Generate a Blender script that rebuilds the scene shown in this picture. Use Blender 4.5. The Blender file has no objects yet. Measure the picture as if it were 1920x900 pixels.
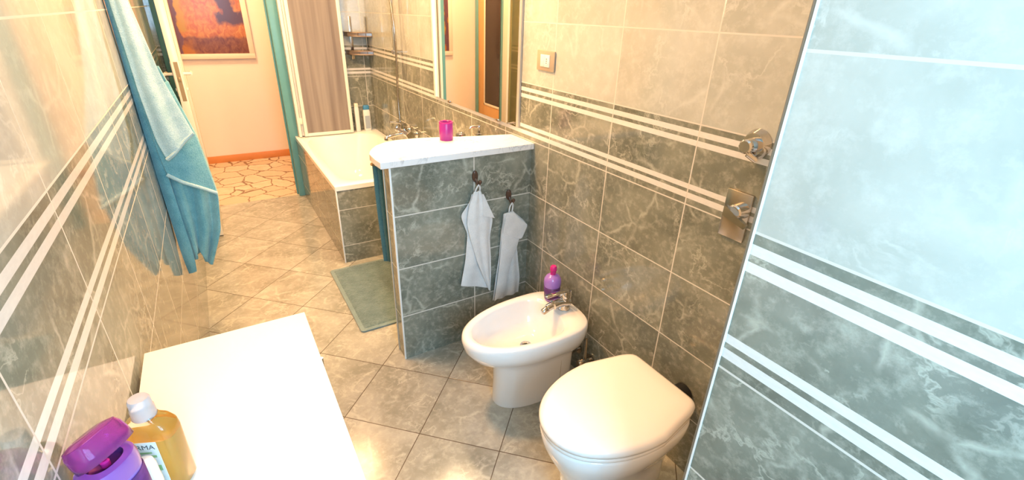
import bpy, bmesh, math, random
from mathutils import Vector, Matrix
random.seed(7)
PI = math.pi
scene = bpy.context.scene
COL = scene.collection

# ------------------------------------------------------------------ camera, light, exposure
cam_d = bpy.data.cameras.new('camera'); cam_d.sensor_width = 36.0; cam_d.lens = 884.1034/1920*36.0
cam_d.clip_start = 0.02
cam = bpy.data.objects.new('camera', cam_d); COL.objects.link(cam)
cam.location = (-1.215, -1.7876, 1.5228); cam.rotation_euler = (1.1222, -0.0297, -0.5467)
scene.camera = cam
scene.view_settings.view_transform = 'Standard'; scene.view_settings.look = 'None'
scene.view_settings.exposure = 0.0; scene.view_settings.gamma = 1.0
scene.view_settings.use_curve_mapping = False

world = bpy.data.worlds.new('world'); scene.world = world; world.use_nodes = True
bg = world.node_tree.nodes['Background']; bg.inputs[0].default_value = (0.55, 0.75, 1.0, 1); bg.inputs[1].default_value = 1.5

def area(name, loc, rot, sx, sy, power, col):
    d = bpy.data.lights.new(name, 'AREA'); d.shape = 'RECTANGLE'; d.size = sx; d.size_y = sy
    d.energy = power; d.color = col
    o = bpy.data.objects.new(name, d); COL.objects.link(o); o.location = loc; o.rotation_euler = rot
    return o
WARM = (1.0, 0.50, 0.19); COOL = (0.36, 0.71, 1.0)
area('window_daylight', (-1.02, -2.66, 1.72), (-PI/2, 0, PI), 0.72, 1.15, 60, COOL)          # in the window opening behind the camera
area('bathroom_lamp_light', (-0.98, 0.25, 2.60), (0, 0, 0), 0.30, 0.30, 64, WARM)
area('hall_lamp_light', (-1.15, 3.15, 2.55), (0, 0, 0), 0.35, 0.35, 58, (1.0, .56, .28))
area('mirror_lamp_light', (-0.16, 0.62, 2.15), (0, math.radians(28), 0), 0.08, 0.55, 30, (1.0, .70, .38))

area('bath_fill_light', (-0.72, 1.72, 2.60), (0, 0, 0), 0.26, 0.26, 30, (1.0, .60, .28))  # unseen extra light, added to brighten the bath

# ------------------------------------------------------------------ node helper
class NT:
    def __init__(s, name):
        s.m = bpy.data.materials.new(name); s.m.use_nodes = True; s.t = s.m.node_tree
        s.b = s.t.nodes['Principled BSDF']; s.out = s.t.nodes['Material Output']
    def n(s, typ, **kw):
        nd = s.t.nodes.new(typ)
        for k, v in kw.items(): setattr(nd, k, v)
        return nd
    def put(s, sock, v):
        if isinstance(v, bpy.types.NodeSocket): s.t.links.new(v, sock)
        elif v is not None: sock.default_value = v
    def math(s, op, a, b=None, c=None, clamp=False):
        nd = s.n('ShaderNodeMath', operation=op, use_clamp=clamp)
        for i, v in enumerate((a, b, c)): 
            if v is not None: s.put(nd.inputs[i], v)
        return nd.outputs[0]
    def mix(s, f, a, b):
        nd = s.n('ShaderNodeMix', data_type='RGBA'); s.put(nd.inputs[0], f)
        s.put(nd.inputs[6], a if isinstance(a, bpy.types.NodeSocket) else (*a, 1)); s.put(nd.inputs[7], b if isinstance(b, bpy.types.NodeSocket) else (*b, 1))
        return nd.outputs[2]
    def mr(s, v, a, b, c=0.0, d=1.0):
        nd = s.n('ShaderNodeMapRange'); s.put(nd.inputs[0], v)
        for i, x in enumerate((a, b, c, d)): nd.inputs[i+1].default_value = x
        return nd.outputs[0]
    def noise(s, vec, scale, detail=5, rough=.55, dist=0.0):
        nd = s.n('ShaderNodeTexNoise'); s.put(nd.inputs['Vector'], vec); nd.inputs['Scale'].default_value = scale
        nd.inputs['Detail'].default_value = detail; nd.inputs['Roughness'].default_value = rough; nd.inputs['Distortion'].default_value = dist
        return nd.outputs[0]
    def obj(s): return s.n('ShaderNodeTexCoord').outputs['Object']
    def xyz(s, v):
        nd = s.n('ShaderNodeSeparateXYZ'); s.put(nd.inputs[0], v); return nd.outputs
    def comb(s, x, y, z):
        nd = s.n('ShaderNodeCombineXYZ')
        for i, v in enumerate((x, y, z)): s.put(nd.inputs[i], v)
        return nd.outputs[0]
    def vadd(s, a, b):
        nd = s.n('ShaderNodeVectorMath', operation='ADD'); s.put(nd.inputs[0], a); s.put(nd.inputs[1], b); return nd.outputs[0]
    def bump(s, h, strength, dist=.01):
        nd = s.n('ShaderNodeBump'); nd.inputs['Strength'].default_value = strength; nd.inputs['Distance'].default_value = dist
        s.put(nd.inputs['Height'], h); s.t.links.new(nd.outputs[0], s.b.inputs['Normal'])
    def set(s, **kw):
        names = dict(col='Base Color', rough='Roughness', metal='Metallic', trans='Transmission Weight', ior='IOR', coat='Coat Weight', emis='Emission Color', emis_s='Emission Strength', alpha='Alpha', spec='Specular IOR Level', sheen='Sheen Weight')
        for k, v in kw.items():
            if k in ('col', 'emis') and not isinstance(v, bpy.types.NodeSocket): v = (*v, 1)
            s.put(s.b.inputs[names[k]], v)
        return s.m

def simple(name, col, rough=.5, metal=0.0, var=0.03, vs=12.0, **kw):
    n = NT(name); nz = n.noise(n.obj(), vs, 3)
    a = tuple(max(0, c*(1-var)) for c in col); b = tuple(min(1, c*(1+var)) for c in col)
    return n.set(col=n.mix(nz, a, b), rough=rough, metal=metal, **kw)

def marble(n, P, dark, mid, vein, rs=1.0, vs=1.0):
    """veined stone colour at coordinates P"""
    big = n.noise(P, 5.0*rs, 6, .62, .3)
    c = n.mix(n.mr(big, .36, .66), dark, mid)
    fine = n.noise(P, 38*rs, 5, .7)
    c = n.mix(n.mr(fine, .48, .74, 0.0, .55), c, vein)
    warp = n.vadd(P, n.comb(n.math('MULTIPLY', n.noise(P, 16*rs, 4), .05), n.math('MULTIPLY', n.noise(P, 14*rs, 4, .6, .3), .05), 0.0))
    vo = n.n('ShaderNodeTexVoronoi', feature='DISTANCE_TO_EDGE'); n.put(vo.inputs['Vector'], warp); vo.inputs['Scale'].default_value = 6.5*rs
    m1 = n.math('MULTIPLY', n.mr(vo.outputs['Distance'], 0.0, .048, .8, 0.0), n.mr(n.noise(P, 9*rs, 4), .47, .60))
    v2 = n.math('ABSOLUTE', n.math('SUBTRACT', n.noise(warp, 8*rs, 6, .6, .4), .5))
    m2 = n.math('MULTIPLY', n.mr(v2, 0.0, .022, .8, 0.0), n.mr(n.noise(P, 6.5*rs, 3), .50, .60))
    f = n.math('MULTIPLY', n.math('MAXIMUM', m1, m2), vs*.9, clamp=True)
    return n.mix(f, c, vein)

D1, D2, DV = (.150, .160, .128), (.270, .282, .232), (.50, .50, .42)
L1, L2, LV = (.43, .44, .39), (.55, .56, .51), (.66, .67, .62)
GROUT = (.66, .63, .57); STRIPE = (.74, .73, .70)
Z0 = .2416
def wall_tile(name, axis, phase, width, z0=Z0, decor=True, g=.0022, rough=.09):
    n = NT(name); p = n.obj(); x, y, z = n.xyz(p)
    a = x if axis == 'x' else y
    u = n.math('DIVIDE', n.math('SUBTRACT', a, phase), width); v = n.math('DIVIDE', n.math('SUBTRACT', z, z0), .25)
    iu, iv = n.math('FLOOR', u), n.math('FLOOR', v); fu, fv = n.math('FRACT', u), n.math('FRACT', v)
    gu = n.math('GREATER_THAN', n.math('ABSOLUTE', n.math('SUBTRACT', fu, .5)), .5-g/width)
    gv = n.math('GREATER_THAN', n.math('ABSOLUTE', n.math('SUBTRACT', fv, .5)), .5-g/.25)
    gr = n.math('MAXIMUM', gu, gv)
    P = n.comb(n.math('ADD', a, n.math('MULTIPLY', iu, 3.17)), n.math('ADD', z, n.math('MULTIPLY', iv, 5.31)), n.math('MULTIPLY', n.math('ADD', iu, n.math('MULTIPLY', iv, 1.7)), .73))
    dark = marble(n, P, D1, D2, DV)
    col = dark; h = n.math('SUBTRACT', 1.0, gr)
    if decor:
        light = marble(n, P, L1, L2, LV, .8, .8)
        col = n.mix(n.math('GREATER_THAN', z, Z0+1.0), col, light)
        stripe = None
        for lo, hi in ((1.206, 1.223), (1.177, 1.194), (1.042, 1.0585), (1.0125, 1.031)):
            c = n.math('COMPARE', z, (lo+hi)/2, (hi-lo)/2)
            stripe = c if stripe is None else n.math('MAXIMUM', stripe, c)
        fine = n.noise(n.comb(n.math('MULTIPLY', a, 60), n.math('MULTIPLY', z, 160), 0.0), 1.0, 2)
        col = n.mix(stripe, col, n.mix(fine, (.66, .65, .62), (.80, .79, .76)))
        h = n.math('ADD', h, stripe)
    col = n.mix(gr, col, GROUT)
    n.bump(h, .35, .002)
    return n.set(col=col, rough=n.math('ADD', n.math('MULTIPLY', gr, .4), rough), spec=.55)

FX, FY, FS, FA = -1.0228, .7082, .3298, .7809
def floor_tile():
    n = NT('floor_tile'); x, y, z = n.xyz(n.obj()); ca, sa = math.cos(FA), math.sin(FA)
    dx, dy = n.math('SUBTRACT', x, FX), n.math('SUBTRACT', y, FY)
    u = n.math('DIVIDE', n.math('SUBTRACT', n.math('MULTIPLY', dx, ca), n.math('MULTIPLY', dy, sa)), FS)
    v = n.math('DIVIDE', n.math('ADD', n.math('MULTIPLY', dx, -sa), n.math('MULTIPLY', dy, -ca)), FS)
    iu, iv = n.math('FLOOR', u), n.math('FLOOR', v)
    e = n.math('MAXIMUM', n.math('ABSOLUTE', n.math('SUBTRACT', n.math('FRACT', u), .5)), n.math('ABSOLUTE', n.math('SUBTRACT', n.math('FRACT', v), .5)))
    gr = n.math('GREATER_THAN', e, .5-.0017/FS)
    P = n.comb(n.math('ADD', x, n.math('MULTIPLY', iu, 3.3)), n.math('ADD', y, n.math('MULTIPLY', iv, 4.7)), n.math('MULTIPLY', iu, 1.3))
    c = marble(n, P, (.245, .245, .205), (.40, .395, .345), (.54, .53, .46), .9, .8)
    n.bump(n.math('SUBTRACT', 1.0, gr), .3, .002)
    return n.set(col=n.mix(gr, c, (.09, .065, .045)), rough=n.math('ADD', n.math('MULTIPLY', n.noise(n.obj(), 30, 3), .10), .13), spec=.5)

def paving():
    n = NT('crazy_paving'); p = n.obj()
    wp = n.vadd(p, n.comb(n.math('MULTIPLY', n.noise(p, 9, 3), .09), n.math('MULTIPLY', n.noise(p, 8, 3, .5, .3), .09), 0.0))
    vo = n.n('ShaderNodeTexVoronoi', feature='DISTANCE_TO_EDGE'); n.put(vo.inputs['Vector'], wp); vo.inputs['Scale'].default_value = 5.6
    vc = n.n('ShaderNodeTexVoronoi'); n.put(vc.inputs['Vector'], wp); vc.inputs['Scale'].default_value = 5.6
    g = n.mr(vo.outputs['Distance'], .022, .040, 1.0, 0.0)
    sp = n.n('ShaderNodeSeparateColor'); n.put(sp.inputs[0], vc.outputs['Color'])
    c = n.mix(sp.outputs[0], (.52, .41, .29), (.66, .55, .41)); c = n.mix(n.mr(n.noise(p, 14, 5), .35, .7), c, (.56, .44, .30))
    return n.set(col=n.mix(g, c, (.22, .14, .08)), rough=.35)

def marble_slab():
    n = NT('white_marble'); p = n.obj()
    f = n.math('ABSOLUTE', n.math('SUBTRACT', n.noise(p, 9, 8, .6, 1.5), .5)); m = n.math('MULTIPLY', n.mr(f, 0, .03, .75, 0.0), n.mr(n.noise(p, 6, 2), .45, .65))
    return n.set(col=n.mix(m, (.80, .80, .80), (.36, .38, .40)), rough=.15)

def terry(name, c1, c2, scale=260, bumps=.6):
    n = NT(name); p = n.obj(); nz = n.noise(p, scale, 2, .6); n2 = n.noise(p, 22, 4)
    n.bump(n.math('ADD', nz, n.math('MULTIPLY', n2, .5)), bumps, .004)
    return n.set(col=n.mix(n.mr(n.math('ADD', n.math('MULTIPLY', nz, .5), n.math('MULTIPLY', n2, .5)), .35, .65), c1, c2), rough=.95, sheen=.4, spec=.1)

M = {}
M['tile_right'] = wall_tile('tile_right', 'y', -.1339, .3742)
M['tile_left'] = wall_tile('tile_left', 'y', -1.1585, .3742, rough=.06)
M['tile_shower'] = wall_tile('tile_shower', 'y', -1.4358, .3742)
M['tile_door'] = wall_tile('tile_door', 'x', -.045, .3742)
M['tile_window'] = wall_tile('tile_window', 'x', -1.3, .3742)
M['tile_partition'] = wall_tile('tile_partition', 'x', -.3009, .3771, decor=False, g=.0026)
M['tile_partition_end'] = wall_tile('tile_partition_end', 'y', -.10, .3771, decor=False)
M['tile_bath_end'] = wall_tile('tile_bath_end', 'x', -.69, .3771, z0=.121, decor=False)
M['tile_bath_side'] = wall_tile('tile_bath_side', 'y', 1.108, .3742, z0=.121, decor=False, rough=.06)
M['floor'] = floor_tile(); M['paving'] = paving(); M['marble'] = marble_slab()
M['plaster'] = simple('hall_plaster', (.76, .69, .61), .8, var=.02)
M['ceiling'] = simple('ceiling_paint', (.80, .79, .77), .9)
M['ceramic'] = simple('white_ceramic', (.80, .80, .80), .06, var=.005, coat=.4)
M['enamel'] = simple('bath_enamel', (.88, .88, .84), .12, var=.005, coat=.3)
M['lid'] = simple('white_lid_plastic', (.82, .80, .78), .16, var=.005)
M['white'] = simple('white_lacquer', (.86, .86, .85), .25, var=.005)
M['cream'] = simple('cream_lacquer', (.80, .74, .60), .3, var=.01)
M['alu'] = simple('cream_aluminium', (.80, .78, .70), .35, var=.01)
M['teal'] = simple('teal_paint', (.13, .35, .36), .35, var=.05)
M['chrome'] = simple('chrome', (.60, .585, .57), .08, 1.0, var=.02)
M['steel'] = simple('brushed_steel', (.50, .44, .37), .22, 1.0, var=.08, vs=40)
M['dark_steel'] = simple('dark_steel', (.26, .20, .17), .3, .8, var=.1)
M['rubber'] = simple('black_rubber', (.015, .015, .016), .35)
M['dark'] = simple('dark_gap', (.03, .028, .025), .6)
M['skirting'] = simple('orange_wood', (.62, .24, .07), .45, var=.12, vs=8)
M['orange_door'] = simple('honey_wood', (.60, .36, .14), .45, var=.10, vs=8)
M['dark_glass'] = simple('dark_glass', (.02, .012, .010), .15)
M['olive_glass'] = None
M['trim'] = simple('beige_trim', (.60, .53, .42), .35)
M['trim_dark'] = simple('taupe_trim', (.20, .165, .12), .5)
M['trim_white'] = simple('white_trim', (.82, .82, .80), .3)
M['rubber_grey'] = simple('grey_plastic', (.45, .42, .36), .35)
M['bronze'] = simple('brown_hook', (.085, .045, .03), .3, var=.2, vs=60)
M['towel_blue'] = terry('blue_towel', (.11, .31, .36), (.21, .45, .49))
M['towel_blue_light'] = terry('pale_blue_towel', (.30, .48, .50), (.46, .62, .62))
M['towel_dark'] = terry('teal_towel', (.035, .12, .14), (.06, .17, .19))
M['towel_white'] = terry('white_towel', (.66, .68, .69), (.80, .81, .82), 320, .4)
M['mat'] = terry('bath_mat_pile', (.075, .125, .125), (.15, .215, .215), 120, 1.0)
M['mat_edge'] = terry('bath_mat_edge', (.15, .215, .215), (.21, .28, .27), 200, .4)
M['brass'] = simple('brass', (.36, .25, .12), .5, .5)
M['magenta'] = simple('magenta_plastic', (.30, .015, .22), .3)
M['pink'] = simple('pink_soap', (.75, .18, .42), .2)
M['socket_frame'] = simple('champagne_plastic', (.42, .34, .25), .35)
M['socket_white'] = simple('socket_white', (.80, .78, .74), .3)
M['label_white'] = simple('label_white', (.78, .78, .76), .4)
M['label_blue'] = simple('label_blue', (.05, .22, .42), .35)
M['label_grey'] = simple('label_grey_blue', (.35, .42, .50), .4)
M['label_purple'] = simple('label_dark_purple', (.10, .03, .16), .35, var=.6, vs=90)
M['green'] = simple('label_green', (.30, .50, .22), .4)
M['ink'] = simple('ink', (.10, .10, .10), .5)
M['lilac'] = simple('lilac_plastic', (.34, .17, .60), .18, var=.05, coat=.5)
M['violet'] = simple('violet_plastic', (.20, .09, .42), .18, var=.05, coat=.5)
M['purple'] = simple('purple_plastic', (.22, .07, .36), .2, var=.08, coat=.5)
def glassy(name, col, rough=.05, trans=1.0, ior=1.4):
    n = NT(name); n.noise(n.obj(), 10); return n.set(col=col, rough=rough, trans=trans, ior=ior)
M['cap_purple'] = glassy('translucent_purple', (.72, .22, .70), .06, .9, 1.2)
M['olive_glass'] = glassy('olive_glass', (.80, .76, .46), .25, .9, 1.15)
M['clear'] = glassy('clear_plastic', (.95, .93, .90), .03, 1.0, 1.35)
M['amber'] = glassy('amber_liquid', (.96, .62, .14), .10, .45, 1.25)
M['cap_clear'] = glassy('frosted_pink_cap', (.90, .82, .80), .25, .6, 1.3)
M['cap_white'] = simple('frosted_cap', (.82, .76, .74), .3)
M['dark_purple'] = simple('dark_purple', (.06, .015, .09), .3)
M['mag_cap'] = simple('magenta_cap', (.55, .02, .22), .2)
def mirror_mat():
    n = NT('mirror_glass'); return n.set(col=(.93, .92, .90), rough=.005, metal=1.0)
M['mirror'] = mirror_mat()
def frosted():
    n = NT('frosted_acrylic'); x, y, z = n.xyz(n.obj())
    s = n.noise(n.comb(n.math('MULTIPLY', x, 22), 0.0, n.math('MULTIPLY', z, .6)), 1.0, 2)
    c = n.mix(n.mr(s, .35, .7), (.36, .31, .29), (.56, .50, .45))
    return n.set(col=c, rough=.45, trans=.45, ior=1.2)
M['frosted'] = frosted()
def painting():
    n = NT('painting'); x, y, z = n.xyz(n.obj()); p = n.comb(x, 0.0, n.math('MULTIPLY', z, .8))
    str_ = n.noise(n.comb(n.math('MULTIPLY', x, 1.5), 0.0, z), 16, 5, .65, .8); big = n.noise(p, 7, 3, .5)
    wx = n.math('ADD', x, n.math('MULTIPLY', n.math('SUBTRACT', n.noise(p, 12, 4), .5), .10))
    wz = n.math('ADD', z, n.math('MULTIPLY', n.math('SUBTRACT', n.noise(n.vadd(p, (3.1, 0, 0)), 12, 4), .5), .10))
    c = n.mix(n.mr(str_, .35, .62), (.50, .13, .02), (.72, .33, .06))                                   # orange foliage
    c = n.mix(n.math('MULTIPLY', n.mr(wx, -1.28, -1.31), n.mr(wz, 1.25, 1.30)), c, n.mix(str_, (.62, .30, .02), (.50, .36, .04)))   # ochre, upper left
    dk = n.math('MULTIPLY', n.mr(wx, -1.05, -1.02), n.mr(wz, 1.33, 1.36)); c = n.mix(n.math('MULTIPLY', dk, n.mr(big, .42, .5)), c, (.10, .055, .07))        # dark trees, upper right
    c = n.mix(n.math('MULTIPLY', n.mr(wz, 1.24, 1.21), .9), c, n.mix(n.mr(str_, .38, .6), (.12, .045, .03), (.27, .11, .05)))        # brown ground
    gl = n.math('MULTIPLY', n.mr(wz, 1.20, 1.18), n.mr(wx, -1.24, -1.28)); c = n.mix(n.math('MULTIPLY', gl, n.mr(big, .4, .55)), c, (.50, .20, .03))
    tr = n.mr(n.math('ABSOLUTE', n.math('ADD', wx, 1.385)), .022, .034, 1.0, 0.0); c = n.mix(tr, c, n.mix(str_, (.10, .055, .09), (.20, .12, .16)))   # trunk
    c = n.mix(.42, c, n.mix(1.0, c, (.06, .015, .01)))
    return n.set(col=c, rough=.22, spec=.3)
M['painting'] = painting()

# ------------------------------------------------------------------ geometry helpers
def add_box(bm, a, b, bev=0.0, seg=2, rot=None, piv=None):
    r = bmesh.ops.create_cube(bm, size=1.0); vs = r['verts']
    s = [b[i]-a[i] for i in range(3)]; c = [(a[i]+b[i])/2 for i in range(3)]
    for v in vs: v.co = Vector([v.co[i]*s[i]+c[i] for i in range(3)])
    if bev > 0:
        es = list({e for v in vs for e in v.link_edges})
        g = bmesh.ops.bevel(bm, geom=es, offset=bev, segments=seg, profile=.5, affect='EDGES')
        vs = [v for v in g['verts']] 
    if rot is not None: bmesh.ops.rotate(bm, verts=list({v for v in vs}), cent=piv or c, matrix=rot)
    return vs
def add_loft(bm, rings, cap0=True, cap1=True, closed=True):
    rv = [[bm.verts.new(p) for p in r] for r in rings]; n = len(rv[0])
    for i in range(len(rv)-1):
        for j in range(n if closed else n-1):
            k = (j+1) % n
            bm.faces.new((rv[i][j], rv[i][k], rv[i+1][k], rv[i+1][j]))
    if closed and cap0: bm.faces.new(rv[0][::-1])
    if closed and cap1: bm.faces.new(rv[-1])
    return rv
def add_lathe(bm, prof, c=(0, 0, 0), n=24, axis='z', sx=1.0, sy=1.0, cap0=True, cap1=True):
    rings = []
    for r, h in prof:
        ring = []
        for k in range(n):
            t = 2*PI*k/n; a, b = r*math.cos(t)*sx, r*math.sin(t)*sy
            p = {'z': (a, b, h), 'x': (h, a, b), 'y': (b, h, a)}[axis]
            ring.append((p[0]+c[0], p[1]+c[1], p[2]+c[2]))
        rings.append(ring)
    add_loft(bm, rings, cap0, cap1)
def add_tube(bm, pts, r, n=12, sub=6):
    P = [Vector(p) for p in pts]
    if len(P) > 2:
        Q = []
        for i in range(len(P)-1):
            p0, p1, p2, p3 = P[max(i-1, 0)], P[i], P[i+1], P[min(i+2, len(P)-1)]
            for k in range(sub):
                t = k/sub
                Q.append(.5*((2*p1)+(-p0+p2)*t+(2*p0-5*p1+4*p2-p3)*t*t+(-p0+3*p1-3*p2+p3)*t**3))
        Q.append(P[-1]); P = Q
    rings = []; up = Vector((0, 0, 1))
    for i, p in enumerate(P):
        d = (P[min(i+1, len(P)-1)]-P[max(i-1, 0)]).normalized()
        if abs(d.dot(up)) > .98: up = Vector((1, 0, 0)) if abs(d.x) < .9 else Vector((0, 1, 0))
        a = d.cross(up).normalized(); b = a.cross(d).normalized(); up = b
        rr = r[min(i, len(r)-1)] if isinstance(r, (list, tuple)) else r
        rings.append([p+a*math.cos(2*PI*k/n)*rr+b*math.sin(2*PI*k/n)*rr for k in range(n)])
    add_loft(bm, rings)
def obj(name, bm, mat, parent=None, smooth=True, angle=40, mods=None, bev=None):
    me = bpy.data.meshes.new(name); bmesh.ops.recalc_face_normals(bm, faces=bm.faces[:]); bm.to_mesh(me); bm.free()
    for m in (mat if isinstance(mat, (list, tuple)) else [mat]): me.materials.append(M[m] if isinstance(m, str) else m)
    o = bpy.data.objects.new(name, me); COL.objects.link(o)
    if smooth:
        for f in me.polygons: f.use_smooth = True
        me.set_sharp_from_angle(angle=math.radians(angle))
    if bev:
        b = o.modifiers.new('bevel', 'BEVEL'); b.width = bev; b.segments = 3; b.limit_method = 'ANGLE'; b.angle_limit = math.radians(40)
    if parent is not None:
        o.parent = parent; o.matrix_parent_inverse = parent.matrix_world.inverted() if False else Matrix.Translation(-Vector(parent.location))
    return o
def box(name, a, b, mat, parent=None, bev=0.0):
    bm = bmesh.new(); add_box(bm, a, b, bev); return obj(name, bm, mat, parent, smooth=bev > 0)
def thing(name, label, cat, loc=(0, 0, 0), group=None):
    o = bpy.data.objects.new(name, None); COL.objects.link(o); o.location = loc; o.empty_display_size = .05
    o['label'] = label; o['category'] = cat
    if group: o['group'] = group
    return o
def tag(o, label, cat, group=None):
    o['label'] = label; o['category'] = cat
    if group: o['group'] = group
    return o
def struct(name, a, b, mat, bev=0.0):
    o = box(name, a, b, mat, None, bev); o['kind'] = 'structure'; return o
def lerp(a, b, t): return a+(b-a)*t
def poly(pts, t):
    """point at fraction t on a polyline"""
    L = [0]
    for p, q in zip(pts, pts[1:]): L.append(L[-1]+math.dist(p, q))
    s = t*L[-1]
    for i in range(len(pts)-1):
        if s <= L[i+1] or i == len(pts)-2:
            k = (s-L[i])/max(1e-9, L[i+1]-L[i]); return [lerp(a, b, k) for a, b in zip(pts[i], pts[i+1])]
def sheet(name, left, right, mat, parent, thick=.006, nu=26, nv=48, fn=None, smooth_it=2):
    """cloth between two edge lines given as (x, y, z) points; fn(u, v) adds depth along y"""
    bm = bmesh.new(); g = []
    Ls = [Vector(poly(left, i/nv)) for i in range(nv+1)]; Rs = [Vector(poly(right, i/nv)) for i in range(nv+1)]
    for arr in (Ls, Rs):
        for _ in range(smooth_it):
            arr[1:-1] = [(arr[i-1]+arr[i]*2+arr[i+1])/4 for i in range(1, nv)]
    for i in range(nv+1):
        row = []
        for j in range(nu+1):
            u, v = j/nu, i/nv; p = Ls[i].lerp(Rs[i], u)
            if fn: p = p+Vector(fn(u, v))
            row.append(bm.verts.new(p))
        g.append(row)
    for i in range(nv):
        for j in range(nu): bm.faces.new((g[i][j], g[i][j+1], g[i+1][j+1], g[i+1][j]))
    o = obj(name, bm, mat, parent, angle=80)
    s = o.modifiers.new('thickness', 'SOLIDIFY'); s.thickness = thick; s.offset = 0
    b = o.modifiers.new('bevel', 'BEVEL'); b.width = thick*.3; b.segments = 2; b.limit_method = 'ANGLE'
    return o
def lettering(text, size, mat, parent, M4, name='lettering'):
    cu = bpy.data.curves.new(name, 'FONT'); cu.body = text; cu.size = size; cu.extrude = .0002; cu.align_x = 'CENTER'
    t = bpy.data.objects.new(name, cu); COL.objects.link(t); bpy.context.view_layer.update()
    me = bpy.data.meshes.new_from_object(t.evaluated_get(bpy.context.evaluated_depsgraph_get()))
    bpy.data.objects.remove(t); me.transform(M4); me.materials.append(M[mat])
    o = bpy.data.objects.new(name, me); COL.objects.link(o); o.parent = parent; o.matrix_parent_inverse = Matrix.Translation(-Vector(parent.location))
    return o

# ------------------------------------------------------------------ the room
XL = -1.476; YB = -2.62; YD = 2.56; ZC = 2.70; XS = -.5714; YS = -1.4358
struct('floor', (XL-.1, YB-.1, -.10), (.10, YD+.03, 0), 'floor')
f2 = struct('floor_hall', (-1.90, YD+.03, -.10), (1.2, 4.1, 0), 'paving')
struct('ceiling', (-2.0, YB-.1, ZC), (1.2, 4.1, ZC+.1), 'ceiling')
struct('wall_right', (0, YB-.1, 0), (.10, YD, ZC), 'tile_right')
struct('wall_left', (XL-.10, YB-.1, 0), (XL, YD, ZC), 'tile_left')
struct('wall_shower', (XS, YB, 0), (-.0005, YS, ZC), 'tile_shower')
struct('trim_1', (XS-.0008, YS-.003, 0), (XS+.003, YS+.0008, ZC), 'trim_white')
struct('trim_2', (XS-.0002, YS+.001, 0), (XS+.010, YS+.006, ZC), 'trim_dark', .001)
# wall with the door opening
DX0, DX1, DH = -1.405, -.735, 2.05
def multi(name, boxes, mat):
    bm = bmesh.new()
    for a, b in boxes: add_box(bm, a, b)
    o = obj(name, bm, mat, None, smooth=False); o['kind'] = 'structure'; return o
multi('wall_door', [((XL-.1, YD, 0), (DX0-.02, YD+.10, ZC)), ((DX1+.02, YD, 0), (.10, YD+.10, ZC)), ((DX0-.02, YD, DH+.02), (DX1+.02, YD+.10, ZC))], 'tile_door')
multi('wall_hall_near', [((-1.9, YD+.10, 0), (DX0-.02, YD+.112, ZC)), ((DX1+.02, YD+.10, 0), (1.2, YD+.112, ZC)), ((DX0-.02, YD+.10, DH+.02), (DX1+.02, YD+.112, ZC))], 'plaster')
# wall behind the camera with a window opening
WX0, WX1, WZ0, WZ1 = -1.40, -.64, 1.12, 2.32
multi('wall_window', [((XL, YB-.10, 0), (WX0, YB, ZC)), ((WX1, YB-.10, 0), (0, YB, ZC)), ((WX0, YB-.10, 0), (WX1, YB, WZ0)), ((WX0, YB-.10, WZ1), (WX1, YB, ZC))], 'tile_window')
w = thing('window_1', 'white framed window behind the camera', 'window', (-1.02, YB-.07, WZ0)); del w['label']; del w['category']; w['kind'] = 'structure'
bm = bmesh.new()
for a, b in [((WX0, YB-.095, WZ0), (WX0+.05, YB-.05, WZ1)), ((WX1-.05, YB-.095, WZ0), (WX1, YB-.05, WZ1)), ((WX0, YB-.095, WZ0), (WX1, YB-.05, WZ0+.05)), ((WX0, YB-.095, WZ1-.05), (WX1, YB-.05, WZ1))]: add_box(bm, a, b, .004)
obj('window_frame', bm, 'white', w)
box('window_pane', (WX0+.05, YB-.078, WZ0+.05), (WX1-.05, YB-.072, WZ1-.05), 'clear', w)
# hall
struct('wall_hall', (-1.90, 3.96, 0), (1.2, 4.10, ZC), 'plaster')
struct('wall_hall_left', (-1.90, YD+.1, 0), (-1.78, 3.96, ZC), 'plaster')
struct('wall_hall_right', (1.10, YD+.1, 0), (1.2, 3.96, ZC), 'plaster')
struct('baseboard_hall', (-1.78, 3.945, 0), (1.10, 3.96, .072), 'skirting', .002)
# low tiled partition
o = struct('wall_partition', (-.676, 0, 0), (-.0005, .089, .96), 'tile_partition')
o.data.materials.append(M['tile_partition_end'])
for f in o.data.polygons:
    if abs(f.normal.x) > .5: f.material_index = 1
struct('trim_3', (-.680, -.002, 0), (-.672, .0065, .96), 'trim_white', .0015)
struct('trim_4', (-.680, .083, 0), (-.672, .091, .96), 'trim', .0015)

# ------------------------------------------------------------------ door, frame and leaf
dr = thing('door_1', '', '', (DX0, YD, 0)); del dr['label']; del dr['category']; dr['kind'] = 'structure'
bm = bmesh.new()
add_box(bm, (DX0-.055, YD-.018, 0), (DX0+.0, YD, DH+.05), .004); add_box(bm, (DX1, YD-.018, 0), (DX1+.078, YD, DH+.05), .004)
add_box(bm, (DX0-.055, YD-.018, DH), (DX1+.078, YD, DH+.055), .004)
add_box(bm, (DX0-.02, YD, 0), (DX0, YD+.125, DH+.02)); add_box(bm, (DX1, YD, 0), (DX1+.02, YD+.125, DH+.02)); add_box(bm, (DX0-.02, YD, DH), (DX1+.02, YD+.125, DH+.02))
add_box(bm, (DX0-.06, YD+.112, 0), (DX0, YD+.130, DH+.055), .003); add_box(bm, (DX1, YD+.112, 0), (DX1+.06, YD+.130, DH+.055), .003)
add_box(bm, (DX1-.012, YD+.045, 0), (DX1, YD+.060, DH), .002)
obj('door_casing', bm, 'teal', dr)
LX0, LX1, LY0, LY1 = -1.398, -1.352, 1.925, 2.545
leaf = thing('door_2', '', '', (LX0, LY1, .01)); del leaf['label']; del leaf['category']; leaf['kind'] = 'structure'
bm = bmesh.new(); st = .095
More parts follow.
